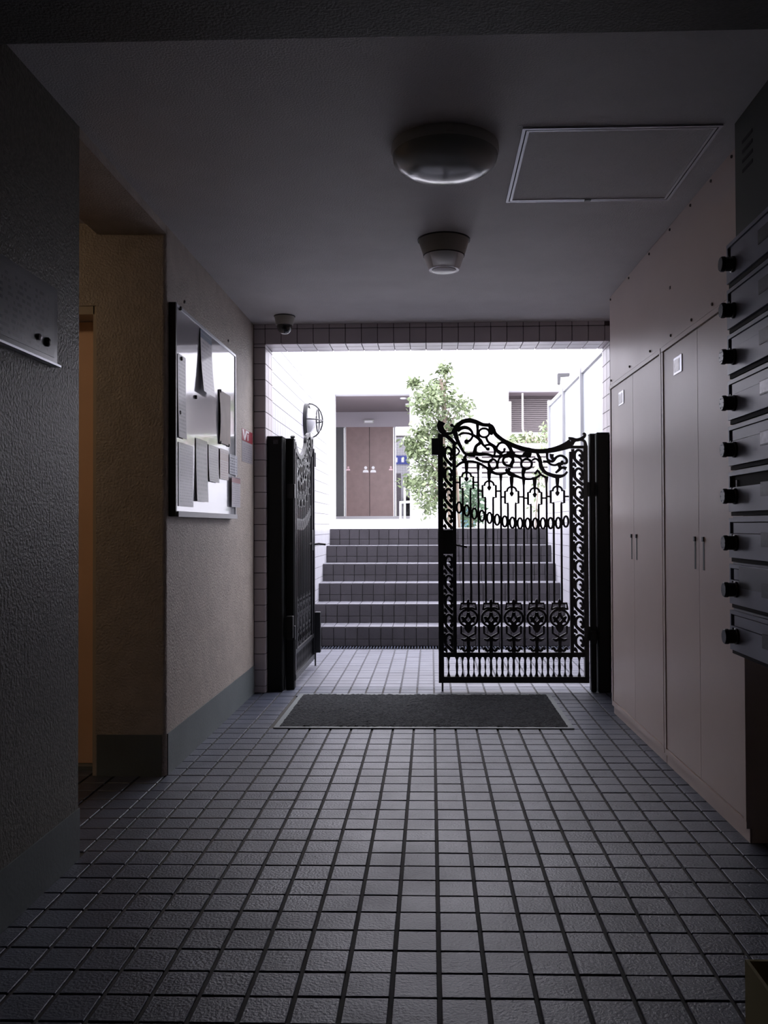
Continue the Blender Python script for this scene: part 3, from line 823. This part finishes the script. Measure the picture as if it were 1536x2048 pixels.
# ------------------------------------------------------------------ entrance mat in its frame
em=empty('entrance_mat',(-.05,4.92,0),'dark grey fibre entrance mat in a slim metal frame','mat')
mx0,mx1,my0,my1=-.812,.722,4.475,5.385
f=MB(); wf=.028
f.box(mx0,mx1,my0,my0+wf,-.006,.006).box(mx0,mx1,my1-wf,my1,-.006,.006).box(mx0,mx0+wf,my0+wf,my1-wf,-.006,.006).box(mx1-wf,mx1,my0+wf,my1-wf,-.006,.006)
f.build('mat_frame','skirting',em)
m=MB(); nx,ny=150,90
for i in range(nx+1):
    for j in range(ny+1):
        m.v.append((mx0+wf+(mx1-mx0-2*wf)*i/nx,my0+wf+(my1-my0-2*wf)*j/ny,.004+U(0,.007)))
for i in range(nx):
    for j in range(ny):
        a=i*(ny+1)+j; m.f.append((a,a+ny+1,a+ny+2,a+1))
m.build('mat_pile','mat_fibre',em)

# ------------------------------------------------------------------ notice board and its papers
BX=LW+.030; by0,by1,bz0,bz1=3.655,4.80,1.080,1.985
nb=empty('notice_board',(LW,(by0+by1)/2,bz0),'white notice board with dark side frame on the left wall','notice board')
MB().box(LW+.002,BX-.004,by0+.01,by1-.01,bz0+.01,bz1-.01).build('board_panel','board_white',nb)
MB().box(LW+.002,BX+.002,by0-.004,by0+.012,bz0,bz1).build('side_frame','frame_dark',nb)
MB().box(LW+.002,BX,by1-.012,by1,bz0,bz1).build('side_frame','aluminium',nb)
MB().box(LW+.002,BX,by0+.012,by1-.012,bz1-.012,bz1).build('top_frame','aluminium',nb)
MB().box(LW+.002,BX+.010,by0+.012,by1-.012,bz0-.002,bz0+.022).build('ledge','white_frame',nb)
def bY(px): # depth of a point on the board face seen at column px
    return (BX)*1750/(px-862)
def sheet(name,m,px0,px1,pyt,pyb,label,lift=.0,curl=0.0,off=.001,cat='poster'):
    y0,y1=bY(px0),bY(px1)
    z1=Zp(pyt,y0); z0=Zp(pyb,y0)
    b=MB(); n=10; k=6
    for side in (0,.0006):
        for j in range(n+1):
            for i in range(k+1):
                t=j/n; y=y0+(y1-y0)*i/k; z=z0+(z1-z0)*t
                x=BX-.003+off+lift*(1-t)**2*(1 if curl==0 else 1)+curl*(abs(i/k-1))**2*math.sin(math.pi*min(1,t*1.1))+side
                b.v.append((x,y,z))
    N_=(n+1)*(k+1)
    for s_ in (0,1):
        for j in range(n):
            for i in range(k):
                a=s_*N_+j*(k+1)+i; q=(a,a+1,a+k+2,a+k+1); b.f.append(q if s_ else q[::-1])
    for j in range(n):
        for i in (0,k):
            a=j*(k+1)+i; b.f.append((a,a+k+1,a+k+1+N_,a+N_))
    for i in range(k):
        for j in (0,n):
            a=j*(k+1)+i; b.f.append((a,a+1,a+1+N_,a+N_))
    o=b.build(name,m,smooth=True); return tag(o,label,cat)
sheet('poster','poster_blue',397,420,650,778,'tall hanging poster with a blue header strip, curling off the board',lift=.018,off=.004)
sheet('folded_sheet','paper_beige',436,458,775,882,'beige curled paper sheet pinned at the right of the board',curl=.006,off=.004,cat='paper')
sheet('notice_sheet','poster_lines',352,368,700,870,'grey notice sheet at the upper left of the board',off=.002,lift=.005,cat='paper')
sheet('notice_sheet','poster_lines',354,384,880,1010,'wide pale notice at the lower left corner of the board',off=.001,cat='paper')
sheet('clear_pocket','poster_olive',389,412,872,1000,'olive tinted plastic pocket left of the board centre',off=.002,lift=.006,cat='pocket')
sheet('clear_pocket','poster_olive',414,434,885,960,'grey plastic pocket hanging at the board centre',off=.003,lift=.005,cat='pocket')
sheet('flyer','poster_pink',437,454,893,955,'pinkish flyer under the beige curled sheet',off=.004,cat='paper')
sheet('flyer','poster_dark',457,473,905,945,'dark patterned flyer at the right edge of the board',off=.002,cat='paper')
sheet('leaflet','poster_red',458,475,950,1012,'narrow leaflet with a red heading at the lower right corner',off=.012,cat='paper')
for px,py,lab in ((359,712,'black magnet on the upper left notice sheet'),(389,790,'black magnet beside the left notice sheets, near the board middle'),
              (438,778,'black magnet at the top of the beige curled sheet'),(438,882,'black magnet at the bottom of the beige curled sheet'),
              (455,888,'black magnet right of the beige sheet bottom'),(356,821,'black magnet at the left edge of the board, mid height'),(357,610,'black magnet near the upper left corner of the board')):
    y=bY(px); z=Zp(py,y); off=.006 if px not in(438,) else .012
    tag(MB().lathe([(.009,0),(.009,.006),(.006,.009)],(BX-.003,y,z),'x',12).build('magnet','magnet',smooth=True),lab,'magnet','board magnets')
for px,py in ((365,597),(454,677),):
    y=LW*1750/(px-862); z=Zp(py,y)
    tag(MB().lathe([(.008,0),(.008,.004),(.004,.006)],(LW,y,z),'x',10).build('wall_screw','magnet',smooth=True),
        'dark screw in the wall above the notice board, '+('near its left corner' if px<400 else 'near its right corner'),'screw')
# sticker on the wall right of the board
sy0,sy1=LW*1750/(481.5-862),LW*1750/(503-862)
szt=Zp(853,sy0); szm=Zp(877,sy0); szb=Zp(920,sy0)
sk=empty('wall_sticker',(LW,(sy0+sy1)/2,szb),'red and white warning sticker with grey text right of the notice board','sticker')
MB().box(LW+.0005,LW+.0015,sy0,sy1,szm,szt).build('header','red_ink',sk)
MB().box(LW+.0005,LW+.0015,sy0,sy1,szb,szm-.002).build('text_field','sticker_text',sk)
W_=sy1-sy0; Hh=szt-szm
v=MB()
v.prism([(sy0+.04*W_,szt-.05*Hh),(sy0+.16*W_,szt-.05*Hh),(sy0+.25*W_,szm+.35*Hh),(sy0+.36*W_,szt-.05*Hh),(sy0+.66*W_,szt-.05*Hh),(sy0+.62*W_,szt-.22*Hh),(sy0+.44*W_,szt-.22*Hh),(sy0+.29*W_,szm+.08*Hh),(sy0+.20*W_,szm+.08*Hh)],LW+.0015,LW+.002,'x')
v.box(LW+.0015,LW+.002,sy0+.50*W_,sy0+.58*W_,szm+.12*Hh,szm+.66*Hh)
v.build('lettering','white_ink',sk)

# acrylic notice on the near pillar
PX=LW+.012
ny0,ny1,nz0,nz1=2.02,2.53,1.508,1.735
npn=empty('notice_plate',(LW,ny1-.1,nz0),'dim acrylic notice plate on the near left pillar','notice')
MB().bbox(LW+.001,PX,ny0,ny1,nz0,nz1,.002).build('backing','acrylic',npn)
MB().box(PX,PX+.001,ny0+.02,ny1-.025,nz0+.02,nz1-.02).build('sheet','notice_text',npn)
MB().box(LW+.001,PX+.010,ny0,ny1+.002,nz0-.004,nz0+.002).build('bottom_lip','aluminium',npn)
MB().lathe([(.013,0),(.013,.006),(.008,.010)],(PX+.001,ny1-.075,nz0+.055),'x',14).build('clip','magnet',npn,smooth=True)
MB().lathe([(.009,0),(.009,.006),(.004,.010)],(PX+.001,ny1-.13,nz0+.058),'x',14).build('pin','aluminium',npn,smooth=True)

# ------------------------------------------------------------------ alcove door and lamp
dz=1.925
dd=empty('door_1',(-1.85,3.74,0)); dd['kind']='structure'
MB().box(-2.29,-1.415,3.745,3.785,.02,dz).build('door_leaf','door_peach',dd)
MB().box(-1.415,-1.398,3.625,3.80,0,1.965).box(-2.30,-2.285,3.625,3.80,0,1.965).box(-2.29,-1.41,3.625,3.80,dz+.005,1.965).build('door_frame','door_frame',dd)
MB().box(-2.3,-1.40,3.70,3.80,0,.018).build('sill','skirting',dd)
for z0,z1 in ((1.68,1.80),(.16,.34)):
    MB().box(-1.424,-1.412,3.738,3.746,z0,z1).build('hinge','steel_cream_dark',dd)
lp=empty('ceiling_lamp',(-2.5,2.7,2.30),'small lit lamp on the ceiling of the side alcove','lamp')
MB().lathe([(.09,0),(.09,-.03),(.075,-.05)],(-2.5,2.7,2.312),'z',20).build('lamp_body','warm_lamp',lp,smooth=True)

# ------------------------------------------------------------------ steel meter cabinets on the right
CX0=.998; CR=.020     # face of the cabinets; they stand turned a touch
def cab(y): return 0.996+(4.87-y)*.014
cy0,cy1=2.89,4.87
ca=math.atan(.014)
def cabinet_block(root,name,ya,yb,za,zb,d0=0.0,d1=.02,m='steel_cream',bev=.0015):
    """box on the cabinet face: d = distance behind the face plane"""
    b=MB()
    P=[]
    for z in (za,zb):
        for y in (ya,yb):
            for d in (d0,d1): P.append((cab(y)+d,y,z))
    b.add(P,[(0,2,3,1),(4,5,7,6),(0,4,6,2),(1,3,7,5),(0,1,5,4),(2,6,7,3)])
    return b.build(name,m,root)
ZD0,ZD1=.075,1.782
for n,(ya,yb,lab) in enumerate(((3.845,4.87,'far cream steel meter cupboard beside the gate'),(2.89,3.835,'near cream steel meter cupboard beside the mailboxes'))):
    r=empty('meter_cupboard',(1.1,(ya+yb)/2,0),lab,'cupboard')
    cabinet_block(r,'body',ya,yb,0.0,1.80,.014,.20)
    cabinet_block(r,'plinth',ya,yb,0.0,.062,.008,.012)
    cabinet_block(r,'top_frame',ya,yb,ZD1+.004,1.806,-.006,.014)
    cabinet_block(r,'bottom_frame',ya,yb,.046,.070,-.003,.014)
    cabinet_block(r,'side_frame',ya,ya+.022,.070,ZD1+.004,-.004,.014)
    cabinet_block(r,'side_frame',yb-.022,yb,.070,ZD1+.004,-.004,.014)
    mid=4.36 if n==0 else 3.355
    for k,(a,c) in enumerate(((ya+.027,mid-.002),(mid+.002,yb-.027))):
        d=cabinet_block(r,'door',a,c,ZD0,ZD1,0.0,.013)
        hy=(mid-.055 if k==0 else mid+.045)
        cabinet_block(d,'handle',hy-.008,hy+.008,.865,.990,-.0012,.002,'pull_green')
        cabinet_block(d,'handle_grip',hy-.008,hy+.008,.972,.990,-.006,.0,'black_plastic')
    # number plate
    py=4.60 if n==0 else 3.60
    pz=1.70 if n==0 else 1.69
    pw=.11 if n==0 else .11
    p=cabinet_block(r,'label_holder',py-pw/2,py+pw/2,pz-.035,pz+.035,-.003,0,'aluminium')
    cabinet_block(p,'label',py-pw/2+.03,py+pw/2-.005,pz-.025,pz+.025,-.004,-.003,'label_white')
# panel above the doors up to the ceiling
up=empty('upper_panel',(1.1,3.88,1.81),'cream steel panel filling the wall above both meter cupboards','panel')
cabinet_block(up,'sheet',cy0,4.87,1.812,CEIL-.002,.001,.20)
for y in (2.97,3.18,3.42,3.70,4.03,4.42,4.84):
    for z in (1.832,CEIL-.02):
        MB().lathe([(.006,0),(.006,-.004),(.003,-.006)],(cab(y)+.001,y,z),'x',8).build('screw','steel_cream_dark',up)
cabinet_block(up,'screw',3.70,3.712,2.03,2.042,-.002,0.001,'steel_cream_dark')

# ------------------------------------------------------------------ mailboxes
MX=.925; my1_=2.745; my0_=2.34; pitch=.1416; ztop=1.911
pn=empty('intercom_panel',(1.05,2.55,1.955),'dark vented panel between mailboxes and ceiling','panel')
MB().box(.962,1.22,2.24,2.765,1.916,CEIL-.002).build('panel_body','panel_green',pn)
for k in range(4):
    y=2.64; z=2.115+k*.030
    MB().add([(.9605,2.615,z),(.9605,2.70,z),(.9605,2.70,z+.010),(.9605,2.615,z+.010),(.964,2.615,z),(.964,2.70,z),(.964,2.70,z+.010),(.964,2.615,z+.010)],
             [(0,1,2,3),(4,7,6,5),(0,4,5,1),(3,2,6,7),(0,3,7,4),(1,5,6,2)]).build('vent_slot','dark_gap',pn)
names=['topmost grey mailbox under the vented panel','second grey mailbox from the top, in deep shade','third grey mailbox from the top, with a dark name plate',
 'fourth grey mailbox from the top, brightly lit with a pale name plate','fifth grey mailbox from the top, its pale name card folded','sixth grey mailbox from the top, its letter slot hanging open',
 'grey mailbox directly below the one with the open slot','grey mailbox with tape across its letter slot','lowest grey mailbox, at the bottom of the column']
plate=['label_dark','label_dark','label_dark','label_white','label_white','label_dark','label_dark','label_dark','label_dark']
for k in range(9):
    z1=ztop-k*pitch; z0=z1-pitch
    r=empty('mailbox',(1.05,2.54,z0),names[k],'mailbox','grey combination mailboxes')
    MB().box(MX+.012,1.20,my0_,my1_,z0+.001,z1-.001).build('body','mailbox_grey',r)
    zs1=z1-.018; zs0=zs1-.036
    f=MB()
    f.box(MX,MX+.012,my0_,my1_,zs1,z1-.006)                                   # lip above slot
    f.box(MX,MX+.012,my1_-.010,my1_,zs0,zs1)
    f.box(MX,MX+.012,my0_,my1_-.0,z0+.014,zs0)                                # front below slot
    f.build('front','mailbox_grey',r)
    MB().box(MX+.007,MX+.0125,my0_,my1_,z0+.001,z0+.013).build('seam','dark_gap',r)
    MB().box(MX+.010,MX+.013,my0_,my1_-.010,zs0,zs1).build('slot','dark_gap',r)
    if k!=5:
        MB().box(MX+.003,MX+.008,my0_,my1_-.032,zs0+.002,zs1-.003).build('flap','mailbox_grey',r)
    else:
        MB().box(MX+.004,MX+.011,my1_-.062,my1_-.052,zs0+.001,zs0+.022).build('flap_hinge','dial_mark',r)
    zc=z0+.060; yc=my1_-.062
    kn=MB().lathe([(.0245,0),(.0245,-.006),(.0215,-.008),(.0215,-.026),(.0235,-.028),(.0235,-.036),(.0205,-.040)],(MX,yc,zc),'x',28).build('dial','black_plastic',r,smooth=True)
    for q in range(12):
        a=2*math.pi*q/12
        if k not in (0,8) and q%2==0:
            MB().lathe([(.0022,-.0402),(.0022,-.0408)],(MX,yc+.0155*math.cos(a),zc+.0155*math.sin(a)),'x',6).build('dial_mark','dial_mark',kn)
    MB().box(MX-.014,MX-.010,yc-.003,yc+.003,zc+.022,zc+.027).build('dial_pointer','black_plastic',kn)
    lb=MB().box(MX-.002,MX+.001,my0_+.01,2.478,z0+.053,z0+.093).build('name_frame','frame_dark',r)
    MB().box(MX-.0027,MX-.002,my0_+.014,2.474,z0+.0565,z0+.0895).build('name_plate',plate[k],lb)
    if k==7:
        MB().box(MX-.0012,MX-.0004,my0_,my1_-.085,z1-.075,z1-.010).build('tape','tape',r)
# wall behind under the mailboxes
struct(MB().box(1.20,1.25,-2.5,2.89,0,CEIL).build('wall_right_near','plaster'))

# ------------------------------------------------------------------ ceiling fittings
cl1=empty('ceiling_light',(.052,2.905,CEIL-.10),'large round domed ceiling light, switched off','ceiling light')
c=(.052,2.905,CEIL)
MB().lathe([(.178,0),(.180,-.018),(.176,-.034)],c,'z',56).build('base_ring','lamp_base',cl1,smooth=True)
MB().lathe([(.176,-.034),(.172,-.050),(.155,-.068),(.120,-.085),(.07,-.096),(.02,-.100),(.001,-.100)],c,'z',56).build('diffuser','lamp_dome',cl1,smooth=True)
for k in range(3):
    a=.6+k*2.094; MB().bbox(c[0]+.178*math.cos(a)-.01,c[0]+.178*math.cos(a)+.01,c[1]+.178*math.sin(a)-.01,c[1]+.178*math.sin(a)+.01,CEIL-.03,CEIL-.006,.002).build('clip','lamp_base',cl1)
c=(.062,3.855,CEIL)
sl=empty('sensor_light',(c[0],c[1],CEIL-.13),'tapered sensor downlight with frosted lower half','ceiling light')
MB().lathe([(.116,0),(.116,-.005)],c,'z',40).build('gasket','rubber',sl,smooth=True)
MB().lathe([(.112,-.005),(.091,-.070)],c,'z',40).build('housing','lamp_cream',sl,smooth=True)
MB().lathe([(.092,-.070),(.091,-.074)],c,'z',40).build('seam_ring','rubber',sl,smooth=True)
MB().lathe([(.089,-.074),(.078,-.105),(.066,-.135),(.058,-.135)],c,'z',40).build('shade','lamp_glass',sl,smooth=True)
MB().lathe([(.054,-.128),(.054,-.137),(.045,-.140)],c,'z',32).build('lens','lens_white',sl,smooth=True)
c=(-.875,5.22,CEIL)
dc=empty('dome_camera',(c[0],c[1],CEIL-.1),'small dome security camera on the ceiling above the gate','camera')
MB().lathe([(.064,0),(.064,-.004),(.062,-.006)],c,'z',28).build('gasket','rubber',dc,smooth=True)
MB().lathe([(.061,-.006),(.052,-.050),(.050,-.056)],c,'z',32).build('mount','lamp_cream',dc,smooth=True)
MB().lathe([(.046,-.054),(.046,-.066),(.041,-.085),(.028,-.101),(.012,-.108),(.001,-.109)],c,'z',28).build('dome','dome_black',dc,smooth=True)
# access hatch
hx0,hx1,hy0,hy1=.297,.928,2.77,3.405
ah=empty('access_hatch',((hx0+hx1)/2,(hy0+hy1)/2,CEIL-.004),'square ceiling access hatch with thin aluminium edging','hatch')
def ring(x0,x1,y0,y1,wd,z0,z1):
    return MB().box(x0,x1,y0,y0+wd,z0,z1).box(x0,x1,y1-wd,y1,z0,z1).box(x0,x0+wd,y0+wd,y1-wd,z0,z1).box(x1-wd,x1,y0+wd,y1-wd,z0,z1)
ring(hx0,hx1,hy0,hy1,.010,CEIL-.005,CEIL+.002).build('outer_edging','aluminium',ah)
ring(hx0+.010,hx1-.010,hy0+.010,hy1-.010,.004,CEIL-.001,CEIL+.002).build('gap','dark_gap',ah)
ring(hx0+.014,hx1-.014,hy0+.014,hy1-.014,.009,CEIL-.005,CEIL+.002).build('inner_edging','aluminium',ah)
MB().box(hx0+.023,hx1-.023,hy0+.023,hy1-.023,CEIL-.0025,CEIL+.002).build('hatch_panel','ceiling_paint',ah)
MB().box((hx0+hx1)/2-.012,(hx0+hx1)/2+.012,hy1-.020,hy1-.006,CEIL-.007,CEIL-.004).build('latch','frame_dark',ah)

# ------------------------------------------------------------------ open box at the lower right
bh=.257; bx0=.558; by1_=1.595
bn=empty('waste_box',(bx0+.15,by1_-.2,0),'open olive coloured box standing on the floor at lower right','box')
for nm,a in (('side_panel',(bx0,bx0+.006,by1_-.42,by1_)),('side_panel',(bx0+.30,bx0+.306,by1_-.42,by1_)),
             ('end_panel',(bx0+.006,bx0+.30,by1_-.006,by1_)),('end_panel',(bx0+.006,bx0+.30,by1_-.42,by1_-.414))):
    MB().box(*a,0.004,bh).build(nm,'card',bn)
MB().box(bx0,bx0+.306,by1_-.42,by1_,0.0,.004).build('bottom_panel','card',bn)
